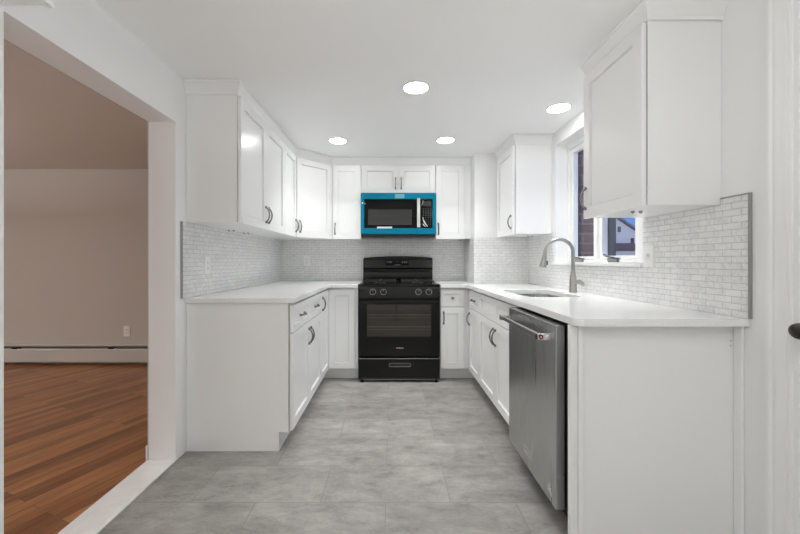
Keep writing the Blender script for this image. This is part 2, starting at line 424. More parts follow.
# panelled door at the near end of the right wall
door = bpy.data.objects.new('door_1', None); C.objects.link(door); door.location = (XR+.03, .82, 0); struct(door, 'white door with dark oval knob', 'door')
fR = frame((XR+.055, 0, 0), (0,1,0), (-1,0,0))
d = MB(); d.box(DY0+.035, DY1-.03, 0, .035, .008, DZ-.03, fR)
d.build('door_leaf', M['trim'], door, bevel=.002)
for zz in ((.2,.95), (1.1,1.9)):
    MB().shaker(DY0+.14, DY1-.14, zz[0], zz[1], fR, t=.004, d0=.0352, rail=.03, rec=.003, gv=0).build('door_panel', M['trim'], door)
MB().box(DY1-.022, DY1, -.05, .055, 0, DZ, fR).box(DY0, DY0+.022, -.05, .055, 0, DZ, fR).box(DY0+.022, DY1-.022, -.05, .055, DZ-.02, DZ, fR).build('door_jamb', M['trim'], door, bevel=.001)
cs = MB()
prof = [(0,.0), (.010,0), (.012,.006), (.009,.009), (.013,.012), (.013,.026), (.017,.034), (.018,.046), (.015,.049), (.015,.053), (.024,.058), (.024,.070), (.020,.073), (0,.073)]
def casing_leg(y0, sgn):
    return [(XR - o, y0 + sgn*q) for o, q in prof]
for y0, sg in ((DY1-.004, 1), (DY0+.004, -1)):
    cs.prism(casing_leg(y0, sg), 0, DZ+.066)
cs.box(XR-.016, XR, DY0+.004, DY1-.004, DZ-.004, DZ+.066)
cs.build('door_casing', M['trim'], door)
kn = MB(); kc = (XR+.02, 1.168, .908)
kn.lathe([(.0,-.002),(.033,-.002),(.033,.004),(.026,.010),(.012,.014),(.011,.038),(.02,.046),(.031,.056),(.034,.066),(.030,.077),(.018,.084),(0,.086)], kc, (-1,0,0), 24, sx=1.0, sy=.82)
kn.build('door_knob', M['bronze'], door)

# outside: brick wing, dark upright strip, houses
struct(MB().box(XW+.003, 1.785, 3.0, 3.6, -.199, 4).build('wall_exterior', M['brick']), 'brown brick wing outside the window', 'wall')
tag(MB().box(1.788, 1.848, 2.99, 3.06, -.199, 4).build('upright_strip', M['dark'], loc=(1.815,3.03,-.199), bevel=.01), 'dark grey upright strip on the end of the brick wing outside the window', 'upright_strip')  # plain dark box standing for an unidentified dark strip
struct(MB().box(XW+.01, 120, -20, 140, -.3, -.2).build('ground', M['ground']))
h = thing('house', 'pale gabled house seen through the window over the sink', 'house', (45,74,-.2))
hw = MB(); x0, x1, xp, zp = 35.0, 51.0, 43.0, 9.5; ze = zp - .66*8
pts = [(x0,-.2),(x1,-.2),(x1,ze),(xp,zp),(x0,ze)]
fh = frame((0,70,0), (1,0,0), (0,-1,0))
va = [hw.bm.verts.new((x,70,z)) for x,z in pts]; vb = [hw.bm.verts.new((x,80,z)) for x,z in pts]
hw.face(va); hw.face(vb[::-1])
for i in range(5): hw.face([va[i], vb[i], vb[(i+1)%5], va[(i+1)%5]])
hw.build('wall', M['siding'], h)
rf = MB()
for sg in (-1, 1):
    n0 = (xp, zp+.02); n1 = (xp+sg*8.5, zp-.66*8.5+.02)
    q = [n0, n1, (n1[0], n1[1]+.4), (n0[0], n0[1]+.4)]
    a = [rf.bm.verts.new((x,69.5,z)) for x,z in q]; bq = [rf.bm.verts.new((x,80.5,z)) for x,z in q]
    rf.face(a); rf.face(bq[::-1])
    for i in range(4): rf.face([a[i], bq[i], bq[(i+1)%4], a[(i+1)%4]])
rf.build('roof', M['roof'], h)
for xx, zz in ((43.7,7.2), (46.2,5.0), (41.0,7.2)):
    wf = MB().box(xx-.42, xx+.42, 69.9, 69.99, zz-.65, zz+.65).build('window', M['trim'], h)
    MB().box(xx-.34, xx+.34, 69.87, 69.9, zz-.56, zz+.56).build('pane', M['dark'], wf)
h = thing('house', 'low brown-roofed house in front of the pale gabled house', 'house', (40,62,-.2))
MB().box(32, 47, 59, 64, -.2, 2.9).build('wall', M['siding'], h)
MB().prism_u([(-.5,2.91),(5.5,2.91),(2.5,4.15)], 31.5, 47.5, frame((0,64,0),(1,0,0),(0,-1,0))).build('roof', M['brownroof'], h)

# ------------------------------------------------------------------ cabinets
def bow_pull(parent, c, along, out, L=.102):
    """arched bar pull on two flared feet, centred on c"""
    c = Vector(c); A = Vector(along).normalized(); O = Vector(out).normalized(); m_ = MB(); pts = []; rs = []
    for i in range(13):
        t = -1 + 2*i/12
        pts.append(c + A*(t*L/2) + O*(.006 + .022*(1-t*t)**.8)); rs.append(.0042 + .003*abs(t)**4 + .0018*(1-abs(t)))
    m_.tube(pts, rs, 8)
    for s in (-1, 1):
        m_.lathe([(.0,0),(.0085,0),(.0095,.004),(.008,.010),(.004,.013),(0,.0135)], c + A*(s*(L/2+.002)), O, 12)
    return m_.build('handle', M['hardware'], parent)
def knob(parent, c, out):
    return MB().lathe([(0,0),(.008,0),(.006,.006),(.006,.014),(.0145,.019),(.0155,.024),(.012,.029),(0,.031)], c, out, 16).build('knob', M['hardware'], parent)
def add_door(root, f, u0, u1, z0, z1, hu=None, hz=None, out=None, horiz=None, name='door', rail=.057, kn=False):
    """hu, hz: handle centre in the face; horiz: vector along the face for a level pull"""
    G = .0015
    dr = MB().shaker(u0+G, u1-G, z0+G, z1-G, f, rail=rail).build(name, M['cab'], root)
    if hu is not None:
        c = f(hu, .0251, hz)
        if kn: knob(dr, c, out)
        else: bow_pull(dr, c, horiz if horiz is not None else (0,0,1), out)
    return dr
def clips(root, pts):
    for x, y, z in pts:
        MB().lathe([(0,0),(.009,0),(.008,-.006),(.004,-.011),(0,-.012)], (x-.018,y,z), (0,0,1), 10).lathe([(0,0),(.009,0),(.008,-.006),(.004,-.011),(0,-.012)], (x+.018,y,z), (0,0,1), 10).build('clip', M['metal'], root)

ZB0, ZB1 = 1.365, 2.134       # wall cabinets
ZD0, ZD1 = 1.358, 2.116
fL = frame((-.915, 0, 0), (0,1,0), (1,0,0)); oL = (1,0,0)
fBk = frame((0, 3.765, 0), (1,0,0), (0,-1,0)); oB = (0,-1,0)
fRt = frame((1.055, 0, 0), (0,1,0), (-1,0,0)); oR = (-1,0,0)

r = thing('wall_cabinet', 'white two-door wall cabinet hung next to the wide room opening', 'cabinet', (-1.07,2.6,ZB0))
MB().box(XL+.001, -.915, 2.172, 3.06, ZB0, ZB1).build('body', M['cab'], r, bevel=.0012)
MB().box(-.934, -.914, 2.1695, 2.1716, ZB0, ZB1).build('stile', M['cab'], r)
add_door(r, fL, 2.17, 2.617, ZD0, ZD1, 2.59, ZD0+.105, oL)
add_door(r, fL, 2.617, 3.06, ZD0, ZD1, 2.644, ZD0+.105, oL)
clips(r, [(-1.19, 3.0, ZB0), (-1.19, 2.72, ZB0)])
r = thing('wall_cabinet', 'narrow white wall cabinet with one slim door adjoining the diagonal corner cabinet', 'cabinet', (-1.07,3.25,ZB0))
MB().box(XL+.001, -.915, 3.062, 3.455, ZB0, ZB1).build('body', M['cab'], r, bevel=.0012)
add_door(r, fL, 3.062, 3.435, ZD0, ZD1, 3.40, ZD0+.105, oL)
r = thing('corner_wall_cabinet', 'white diagonal corner wall cabinet with one broad shaker door', 'cabinet', (-1.0,3.8,ZB0))
MB().prism([(XL+.001,YB-.001),(XL+.001,3.457),(-.915,3.457),(-.612,3.765),(-.612,YB-.001)], ZB0, ZB1).build('body', M['cab'], r)
fD = frame((-.915, 3.457, 0), (.303,.308,0), (.308,-.303,0)); oD = (.308,-.303,0); LD = math.hypot(.303,.308)
add_door(r, fD, .012, LD-.012, ZD0, ZD1, .045, ZD0+.105, oD)
r = thing('wall_cabinet', 'white single-door wall cabinet between the diagonal corner cabinet and the microwave', 'cabinet', (-.46,3.9,ZB0))
MB().box(-.61, -.307, 3.765, YB-.001, ZB0, ZB1).build('body', M['cab'], r, bevel=.0012)
add_door(r, fBk, -.600, -.307, ZD0, ZD1, -.572, ZD0+.105, oB)
r = thing('wall_cabinet', 'short white two-door wall cabinet directly above the blue-wrapped microwave', 'cabinet', (.075,3.9,1.825))
MB().box(-.305, .455, 3.765, YB-.001, 1.825, ZB1).build('body', M['cab'], r, bevel=.0012)
add_door(r, fBk, -.305, .075, 1.828, ZD1, .046, 1.828+.10, oB)
add_door(r, fBk, .075, .455, 1.828, ZD1, .104, 1.828+.10, oB)
r = thing('wall_cabinet', 'white single-door wall cabinet between the microwave and the boxed-out wall chase', 'cabinet', (.6,3.9,ZB0))
MB().box(.457, .757, 3.765, YB-.001, ZB0, ZB1).build('body', M['cab'], r, bevel=.0012)
MB().box(.7575, .824, 3.772, 3.80, ZB0, ZB1).build('filler', M['cab'], r)
add_door(r, fBk, .459, .752, ZD0, ZD1, .487, ZD0+.105, oB)
r = thing('wall_cabinet', 'white single-door wall cabinet between the window and the boxed-out wall chase', 'cabinet', (1.2,3.35,ZB0))
MB().box(1.055, XR-.001, 3.09, 3.55, ZB0, ZB1).build('body', M['cab'], r, bevel=.0012)
MB().box(1.06, 1.08, 3.551, 3.599, ZB0, ZB1).build('filler', M['cab'], r)
add_door(r, fRt, 3.09, 3.55, ZD0, ZD1, 3.128, ZD0+.11, oR)
clips(r, [(1.27, 3.33, ZB0)])
r = thing('wall_cabinet', 'white single-door wall cabinet between the window and the panelled door, nearest of the wall cabinets over worktops', 'cabinet', (1.2,1.73,ZB0))
r['label'] = 'white wall cabinet over the worktop end, between the window and the knobbed door'
MB().box(1.055, XR-.001, 1.5, 1.955, ZB0, ZB1).build('body', M['cab'], r, bevel=.0012)
MB().box(1.054, 1.074, 1.4975, 1.4995, ZB0, ZB1).build('stile', M['cab'], r)
add_door(r, fRt, 1.5, 1.955, ZD0, ZD1, 1.928, ZD0+.105, oR)
clips(r, [(1.137, 1.69, ZB0)])
# high cabinet on the near end of the left wall, only its underside in view
r = thing('wall_cabinet', 'high cabinet on the wall before the room opening, only its underside in view', 'cabinet', (-1.07,.7,1.83))
MB().box(XL+.001, -.932, .22, .985, 1.823, 2.199).build('body', M['cab'], r, bevel=.0012)
fH = frame((-.932, 0, 0), (0,1,0), (1,0,0))
add_door(r, fH, .22, .602, 1.815, 2.13); add_door(r, fH, .602, .985, 1.815, 2.13)

# crown moulding
CP = [(0,2.1345),(.0,2.121),(.005,2.121),(.007,2.134),(.010,2.138),(.014,2.156),(.022,2.174),(.025,2.184),(.031,2.187),(.031,2.199),(0,2.199)]
def crown(path, side, label, loc):
    return tag(MB().sweep(CP, path, side).build('crown_moulding', M['cab'], loc=loc, sharp=25), label, 'crown moulding')
E = .0005
crown([(XL+.001,2.1685), (-.915+E+.001,2.1685), (-.915+E+.001,3.4465), (-.6055,3.765-E-.001), (.8245,3.765-E-.001)], 1,
      'white crown moulding along the cabinets from the room opening past the microwave', (-.9,3.4,2.12))
crown([(XR-.001,3.0885), (1.055-E-.001,3.0885), (1.055-E-.001,3.599)], -1, 'white crown moulding on the cabinet between window and wall chase', (1.05,3.3,2.12))
crown([(XR-.001,1.4965), (1.055-E-.001,1.4965), (1.055-E-.001,1.9565), (XR-.001,1.9565)], -1, 'white crown moulding on the cabinet over the worktop end, near the knobbed door', (1.05,1.7,2.12))

# base cabinets
ZT = .883; KZ = .114
DT0, DT1, DB0, DB1 = .118, .700, .704, .868
fl = frame((-.612, 0, 0), (0,1,0), (1,0,0))
fb = frame((0, 3.462, 0), (1,0,0), (0,-1,0))
fr = frame((.752, 0, 0), (0,1,0), (-1,0,0))
r = thing('base_cabinet', 'white base cabinet with two drawers over two doors next to the wide room opening', 'cabinet', (-.9,2.6,0))
fy = frame((0,0,0), (0,1,0), (1,0,0))
MB().box(XL+.001, -.612, 2.182, 3.07, KZ, ZT).build('body', M['cab'], r, bevel=.0012)
MB().prism_u([(XL+.001,0),(-.668,0),(-.668,KZ),(-.612,KZ),(-.612,ZT),(XL+.001,ZT)], 2.176, 2.1815, fy).build('end_panel', M['cab'], r)
MB().box(-.633, -.612, 2.1735, 2.1758, KZ, ZT).build('stile', M['cab'], r)
MB().box(-.69, -.669, 2.182, 3.07, 0, KZ-.001).build('toe_kick', M['cab'], r)
add_door(r, fl, 2.182, 2.626, DB0, DB1, 2.404, .786, oL, (0,1,0), 'drawer', .04)
add_door(r, fl, 2.626, 3.07, DB0, DB1, 2.848, .786, oL, (0,1,0), 'drawer', .04)
add_door(r, fl, 2.182, 2.626, DT0, DT1, 2.598, DT1-.10, oL)
add_door(r, fl, 2.626, 3.07, DT0, DT1, 2.654, DT1-.10, oL)

r = thing('corner_base_cabinet', 'white corner base cabinet with folding door beside the black range', 'cabinet', (-.9,3.7,0))
MB().prism([(XL+.001,3.072),(-.612,3.072),(-.612,3.462),(-.311,3.462),(-.311,YB-.001),(XL+.001,YB-.001)], KZ, ZT).build('body', M['cab'], r)
MB().box(-.69, -.669, 3.072, 3.54, 0, KZ-.001).box(-.6685, -.311, 3.535, 3.55, 0, KZ-.001).build('toe_kick', M['cab'], r)
add_door(r, fl, 3.072, 3.437, DT0, DB1, 3.115, DB1-.10, oL)
add_door(r, fb, -.587, -.338, DT0, DB1)
MB().box(-.336, -.311, 3.444, 3.4615, DT0, DB1).build('filler', M['cab'], r)

r = thing('base_cabinet', 'narrow white base cabinet with knobbed drawer beside the black range', 'cabinet', (.58,3.75,0))
MB().box(.463, .70, 3.462, YB-.01, KZ, ZT).build('body', M['cab'], r, bevel=.0012)
MB().box(.463, .824, 3.535, 3.55, 0, KZ-.001).build('toe_kick', M['cab'], r)
add_door(r, fb, .466, .690, DB0, DB1, .578, .786, oB, None, 'drawer', .04, kn=True)
add_door(r, fb, .466, .690, DT0, DT1, .496, DT1-.10, oB)
MB().box(.692, .735, 3.447, 3.4615, DT0, DB1+.012).build('filler', M['cab'], r)

r = thing('base_cabinet', 'white base cabinet with drawer and door between the range-side cabinet and sink cabinet', 'cabinet', (1.0,3.2,0))
MB().box(.752, XR-.01, 3.012, 3.44, KZ, ZT).build('body', M['cab'], r, bevel=.0012)
MB().box(.825, .84, 3.012, 3.534, 0, KZ-.001).build('toe_kick', M['cab'], r)
add_door(r, fr, 3.012, 3.40, DB0, DB1, 3.21, .786, oR, (0,1,0), 'drawer', .04)
add_door(r, fr, 3.012, 3.40, DT0, DT1, 3.365, DT1-.10, oR)

r = thing('sink_base_cabinet', 'white two-door sink base cabinet under the faucet next to the dishwasher', 'cabinet', (1.05,2.55,0))
b = MB()
b.box(.77, XR-.01, 2.107, 2.125, KZ, ZT).box(.77, XR-.01, 2.992, 3.01, KZ, ZT).box(.77, XR-.01, 2.125, 2.992, KZ, KZ+.018).box(XR-.02, XR-.01, 2.125, 2.992, KZ+.018, ZT)
b.box(.752, .7695, 2.107, 3.01, .69, .72).box(.752, .7695, 2.107, 3.01, .86, ZT).box(.752, .7695, 2.107, 2.15, KZ, ZT).box(.752, .7695, 2.965, 3.01, KZ, ZT).box(.752, .7695, 2.53, 2.59, KZ, ZT)
b.build('body', M['cab'], r)
MB().box(.825, .84, 2.107, 3.01, 0, KZ-.001).build('toe_kick', M['cab'], r)
for u0, u1, hu in ((2.107, 2.558, 2.53), (2.558, 3.01, 2.586)):
    add_door(r, fr, u0, u1, DB0, DB1, name='false_drawer_front', rail=.04)
    add_door(r, fr, u0, u1, DT0, DT1, hu, DT1-.10, oR)

# end panel beyond the dishwasher
r = thing('end_panel', 'tall white end panel closing the worktop run beside the dishwasher', 'end panel', (1.03,1.45,0))
MB().box(.70, .716, 1.425, 1.447, 0, ZT).box(.716, .733, 1.433, 1.447, 0, ZT).box(.733, .752, 1.425, 1.447, 0, ZT).build('stile', M['cab'], r, bevel=.002)
MB().box(.752, XR-.002, 1.44, 1.458, 0, ZT).build('panel', M['cab'], r)
MB().lathe([(0,0),(.003,0),(.002,.001),(0,.0012)], (1.34,1.44,.82), (0,-1,0), 10).lathe([(0,0),(.003,0),(.002,.001),(0,.0012)], (1.34,1.44,.80), (0,-1,0), 10).build('screw_hole', M['edge'], r)
tag(MB().box(XR-.012, XR-.001, 1.402, 1.4385, 0.0, ZT).build('scribe_moulding', M['trim'], loc=(XR,1.42,0), bevel=.004), 'thin white upright moulding where the worktop end panel meets the wall', 'moulding')

# worktops
ZW0, ZW1 = .885, .9145
tag(MB().plate([(XL+.001,2.16),(-.583,2.16),(-.575,2.168),(-.575,3.40),(-.565,3.41),(-.311,3.41),(-.311,YB-.002),(XL+.001,YB-.002)], [], ZW0, ZW1).build('countertop', M['quartz'], loc=(-.9,2.9,ZW0), bevel=.002),
    'white quartz worktop on the side by the wide room opening, turning the corner', 'countertop')
rc = .032; xf, yf = .703, 1.383
corner = [(xf+rc-rc*math.cos(PI/2*k/6), yf+rc-rc*math.sin(PI/2*k/6)) for k in range(7)]
sink_hole = rrect(.835, 1.185, 2.22, 2.78, .075)
tag(MB().plate([(.463,YB-.002),(.823,YB-.002),(.823,3.598),(XR-.001,3.598),(XR-.001,yf)] + corner[::-1] + [(xf,3.40),(xf-.01,3.41),(.463,3.41)], [sink_hole], ZW0, ZW1).build('countertop', M['quartz'], loc=(1.0,2.4,ZW0), bevel=.002),
    'long white quartz worktop with the sink cut into it', 'countertop')

# sink
r = thing('sink', 'undermount stainless sink set into the long white worktop', 'sink', (1.01,2.5,.68))
sb = MB()
def loop(mb, pts, z): return [mb.bm.verts.new((x, y, z)) for x, y in pts]
A = loop(sb, rrect(.815,1.205,2.20,2.80,.085), .8845); B = loop(sb, rrect(.832,1.188,2.217,2.783,.076), .8845)
D = loop(sb, rrect(.836,1.184,2.221,2.779,.074), .72); E_ = loop(sb, rrect(.86,1.16,2.245,2.755,.06), .695)
A2 = loop(sb, rrect(.815,1.205,2.20,2.80,.085), .8825); D2 = loop(sb, rrect(.834,1.186,2.219,2.781,.075), .718); E2 = loop(sb, rrect(.859,1.161,2.244,2.756,.06), .692)
for p, q in ((A,B),(B,D),(D,E_),(A,A2),(A2,D2),(D2,E2)):
    n = len(p)
    for i in range(n): sb.face([p[i], p[(i+1)%n], q[(i+1)%n], q[i]])
sb.face(E_); sb.face(E2)
sb.build('basin', M['sinksteel'], r, sharp=50)
MB().lathe([(0,.0),(.042,.0),(.044,.003),(.036,.004),(.03,.001),(0,.001)], (1.04,2.5,.6955), n=24).build('drain', M['chrome'], r)

# faucet
FXc, FYc = 1.272, 2.55
r = thing('faucet', 'brushed nickel pull-down kitchen faucet arching over the sink', 'faucet', (FXc,FYc,ZW1))
MB().lathe([(0,.0005),(.027,.0005),(.027,.006),(.0235,.012),(.0235,.085),(.021,.10),(.0155,.135),(.0125,.15),(0,.15)], (FXc,FYc,ZW1), n=24).build('base', M['metal'], r)
R = .098; zc = 1.192
path = [(FXc,FYc,ZW1+.14), (FXc,FYc,1.12), (FXc,FYc,zc)]
for k in range(1, 15):
    a_ = PI*k/14*1.02; path.append((FXc-R+R*math.cos(a_), FYc, zc+R*math.sin(a_)*.95))
ex = path[-1]; path.append((ex[0]-.004, FYc, ex[2]-.02))
MB().tube(path, [.0125]*len(path), 14).build('spout', M['metal'], r)
hx = path[-1]
dirv = Vector((-.18, 0, -1)).normalized()
MB().lathe([(0,-.004),(.0145,-.004),(.0155,.004),(.0165,.02),(.021,.048),(.0235,.070),(.022,.075),(0,.075)], hx, dirv, 20).build('spray_head', M['metal'], r)
MB().box(.018, .022, -.006, .006, -.060, -.03, frame((hx[0]-.001,FYc,hx[2]),(1,0,0),(0,1,0))).build('spray_button', M['slot'], r)
hd = MB()
hd.lathe([(0,0),(.015,0),(.016,.006),(.016,.020),(.012,.026),(0,.027)], (FXc+.012,FYc-.012,ZW1+.072), (.7,-.7,.1), 16)
hd.tube([(FXc+.022,FYc-.026,ZW1+.088),(FXc+.030,FYc-.034,ZW1+.074),(FXc+.042,FYc-.044,ZW1+.060),(FXc+.050,FYc-.050,ZW1+.050)], [.009,.014,.014,.009], 10)
hd.build('lever', M['metal'], r)

# ------------------------------------------------------------------ dishwasher
r = thing('dishwasher', 'stainless steel dishwasher with tubular handle under the long worktop', 'dishwasher', (1.0,1.8,0))
MB().box(.722, 1.33, 1.502, 2.10, .10, .868).build('tub', M['blackmatte'], r)
MB().box(.78, .80, 1.502, 2.10, .0, .099).build('toe_kick', M['blackmatte'], r)
DWX = .679
dd = MB().box(DWX, .716, 1.502, 2.102, .107, .868).build('door', M['steel'], r, bevel=.003)
hz_, hxx = .815, .628
MB().tube([(hxx,1.546,hz_),(hxx,2.062,hz_)], .0115, 16).build('handle', M['metal'], dd)
for ya in (1.533, 2.05): MB().box(hxx-.0125, DWX-.0005, ya, ya+.024, hz_-.0135, hz_+.0135).build('handle_bracket', M['chrome'], dd, bevel=.002)
MB().lathe([(0,0),(.0105,0),(.0105,.0012),(.0095,.002),(0,.002)], (hxx+.001,1.533,hz_), (0,-1,0), 24).build('medallion', M['red'], dd)
MB().lathe([(.0,.002),(.003,.002),(.0038,.003),(0,.003)], (hxx+.001,1.533,hz_), (0,-1,0), 16).build('medallion_centre', M['letter'], dd)
fdw = frame((DWX, 0, 0), (0,1,0), (-1,0,0))
bd = MB(); y0, y1, z0, z1, e = 1.752, 1.866, .172, .199, .0022
bd.box(y0,y1,0,.0012,z0,z0+e,fdw).box(y0,y1,0,.0012,z1-e,z1,fdw).box(y0,y0+e,0,.0012,z0,z1,fdw).box(y1-e,y1,0,.0012,z0,z1,fdw)
bd.build('badge', M['letter'], dd)
sc = MB()
def squig(pts, r_): sc.tube([fdw(u, .001, z) for u, z in pts], r_, 6)
squig([(1.574,.176),(1.577,.160),(1.572,.148),(1.567,.152)], .0018); squig([(1.566,.180),(1.561,.168),(1.569,.160),(1.560,.146)], .0018)
squig([(1.556,.166),(1.550,.160),(1.554,.150),(1.546,.142),(1.549,.156)], .0018); squig([(1.545,.152),(1.541,.138)], .0016)
sc.build('script_mark', M['letter'], dd)

# ------------------------------------------------------------------ range
RX0, RX1, RF = -.306, .458, 3.402
r = thing('gas_range', 'black freestanding gas range with oven between the base cabinets', 'range', (.076,3.72,0))
MB().box(RX0, RX1, 3.445, 4.055, .03, .893).build('body', M['black'], r, bevel=.003)
MB().box(RX0-.001, RX1+.001, 3.42, 3.96, .894, .916).build('cooktop', M['black'], r, bevel=.005)
fx = frame((0,0,0), (1,0,0), (0,1,0))
MB().prism_u([(3.425,.893),(3.445,.893),(3.445,.785),(3.408,.785),(3.408,.80)], RX0, RX1, fx).build('control_panel', M['black'], r)
for x in (-.170, -.070, .257, .354):
    k = MB(); ax = Vector((0,-1,.17)).normalized(); cz = (x, 3.415, .845)
    k.lathe([(0,0),(.027,0),(.027,.004),(.022,.008),(.020,.026),(.017,.030),(0,.030)], cz, ax, 24)
    ko = k.build('knob', M['black'], r)
    MB().box(x-.0015, x+.0015, 3.382, 3.3835, .855, .868).build('pointer', M['metal'], ko)
    MB().lathe([(.0272,.0035),(.0285,.0035),(.0285,.005),(.0272,.005)], cz, ax, 24).build('bezel', M['metal'], ko)
# oven door with a smoked window
od_ = MB()
wx0, wx1, wz0, wz1 = -.224, .374, .424, .728
od_.plate([(RX0+.002,.248),(RX1-.002,.248),(RX1-.002,.780),(RX0+.002,.780)], [[(wx0,wz0),(wx1,wz0),(wx1,wz1),(wx0,wz1)]], 0, 1,
          lambda a_, b_, c_: Vector((a_, 3.438-.036*c_, b_)))
od = od_.build('oven_door', M['black'], r, bevel=.002)
MB().box(wx0+.001, wx1-.001, 3.4075, 3.410, wz0+.001, wz1-.001).build('window', M['ovenglass'], od)
MB().box(wx0, wx1, 3.4385, 3.4405, wz0, wz1).build('oven_liner', M['oveninside'], od)
rk = MB()
for zz in (.628, .516):
    rk.tube([(wx0+.002,3.424,zz),(wx1-.002,3.424,zz)], .004, 8)
    rk.tube([(wx0+.002,3.428,zz-.025),(wx1-.002,3.428,zz-.025)], .002, 6)
rk.build('rack', M['letter'], od)
MB().box(RX0+.008, RX1-.008, 3.357, 3.369, .742, .773).box(RX0+.03, RX0+.06, 3.369, 3.4015, .748, .768).box(RX1-.06, RX1-.03, 3.369, 3.4015, .748, .768).build('handle', M['black'], od, bevel=.004)
lettering('AMANA', .019, (.083, 3.4012, .322), Matrix.Rotation(PI/2, 3, 'X'), M['letter'], od)
# storage drawer with a lipped pull
dw = MB(); dw.box(RX0+.002, RX1-.002, 3.404, 3.44, .034, .226)
dw = dw.build('drawer', M['black'], r, bevel=.003)
MB().box(RX0+.004, RX1-.004, 3.401, 3.4035, .222, .226).build('edge_strip', M['chrome'], dw)
pl = MB(); px0, px1 = -.02, .186
pl.plate(rrect(px0, px1, .148, .188, .012), [rrect(px0+.008, px1-.008, .158, .182, .008)], 0, 1, lambda a_, b_, c_: Vector((a_, 3.4035-.012*c_, b_)))
pl.build('pull', M['hardware'], dw)
MB().box(px0+.009, px1-.009, 3.4025, 3.4038, .159, .181).build('pull_recess', M['slot'], dw)
MB().box(RX0+.05, RX1-.05, 3.41, 3.43, .024, .0335).build('lower_trim', M['hardware'], r)
for x, y in ((RX0+.035,3.425), (RX1-.035,3.425), (RX0+.035,4.0), (RX1-.035,4.0)):
    MB().lathe([(0,0),(.018,0),(.018,.012),(.008,.014),(.008,.0295),(0,.0295)], (x,y,0), n=14).build('foot', M['blackmatte'], r)
# backguard, slightly arched top
bgp = []
bx0, bx1 = RX0+.003, RX1-.003; cx = (bx0+bx1)/2; hw_ = (bx1-bx0)/2
top = [(cx+hw_*t, 1.168+.020*(1-t*t)) for t in [-.985+1.97*k/16 for k in range(17)]]
outline = [(bx1,.917),(bx1,1.150)] + top[::-1] + [(bx0,1.150),(bx0,.917)]
MB().prism([(a_, b_) for a_, b_ in outline], 0, 1, lambda a_, b_, c_: Vector((a_, 4.058-.062*c_, b_))).build('backguard', M['black'], r)
MB().prism_u([(3.9955,1.155),(3.985,1.150),(3.972,1.062),(3.9955,1.045)], bx0+.004, bx1-.004, fx).build('console', M['black'], r)
MB().prism_u([(3.9955,1.02),(3.978,1.012),(3.966,.945),(3.972,.917),(3.9955,.917)], bx0+.004, bx1-.004, fx).build('vent_ledge', M['black'], r)
cp = MB().box(-.062, .192, 3.9725, 3.978, 1.085, 1.142).build('display', M['blackglass'], r)
for x in (-.045,-.026,-.007, .117,.138,.160): 
    MB().box(x, x+.013, 3.9712, 3.9724, 1.112, 1.130).build('key_marking', M['dim'], cp)
for x in (.05,.066): MB().box(x, x+.010, 3.9712, 3.9724, 1.120, 1.124).build('key_marking', M['dim'], cp)
MB().box(.035, .10, 3.9712, 3.9724, 1.089, 1.097).build('print_line', M['dim'], cp)
for cxg in (RX0+.20, RX1-.20):
    g = MB(); x0, x1, y0, y1, zt, q = cxg-.15, cxg+.15, 3.475, 3.90, .944, .005
    for x in (x0, cxg, x1): g.box(x-q, x+q, y0, y1, zt-.010, zt)
    for y in (y0, y0+.21, y1): g.box(x0, x1, y-q, y+q, zt-.0105, zt-.0005)
    for y in (y0+.105, y0+.318): g.box(x0, x1, y-q, y+q, zt-.0105, zt-.0005)
    for x in (x0, x1):
        for y in (y0, y1): g.box(x-q, x+q, y-q, y+q, .9165, zt-.01)
    g.build('grate', M['iron'], r)
    for y in (y0+.105, y0+.318):
        MB().lathe([(0,.0),(.05,.0),(.05,.006),(.036,.008),(.036,.014),(0,.016)], (cxg,y,.9165), n=20).build('burner', M['iron'], r)

# ------------------------------------------------------------------ microwave
MX0, MX1, MF, MZ0, MZ1 = -.304, .454, 3.66, 1.392, 1.818
r = thing('microwave', 'over-range microwave still wrapped in teal protective film', 'microwave', (.075,3.86,MZ0))
MB().box(MX0+.003, MX1-.003, 3.702, YB-.012, MZ0, MZ1+.002).build('body', M['blackmatte'], r, bevel=.002)
fm = lambda a_, b_, c_: Vector((a_, 3.70-.04*c_, b_))
ix0, ix1, iz0, iz1 = MX0+.034, MX1-.036, MZ0+.072, MZ1-.062
fro = MB().plate(rrect(MX0, MX1, MZ0+.012, MZ1, .014), [[(ix0,iz0),(ix1,iz0),(ix1,iz1),(ix0,iz1)]], 0, 1, fm).build('front_frame', M['film'], r, bevel=.004)
sx = .262
gl = MB().box(ix0+.001, sx, 3.668, 3.70, iz0+.001, iz1-.001).build('door', M['blackglass'], r)
MB().box(MX0+.074, MX0+.514, 3.6665, 3.6678, MZ0+.103, MZ0+.26).build('window', M['greyglass'], gl)
hm = MB().box(.257, .290, 3.618, 3.632, iz0+.002, iz1+.004).box(.262, .285, 3.632, 3.667, iz0+.03, iz0+.055).box(.262, .285, 3.632, 3.667, iz1-.055, iz1-.03).build('handle', M['chrome'], gl, bevel=.004)
kp = MB().box(.2635, ix1-.001, 3.670, 3.70, iz0+.001, iz1-.001).build('control_panel', M['blackglass'], r)
MB().box(.318, .405, 3.6688, 3.6698, iz1-.07, iz1-.02).build('display', M['greyglass'], kp)
ky = MB()
for i in range(8):
    for j in range(4):
        ky.box(.322+.024*j, .322+.024*j+.008, 3.6688, 3.6698, iz1-.10-.022*i, iz1-.10-.022*i+.006)
ky.build('keys', M['dim'], kp)
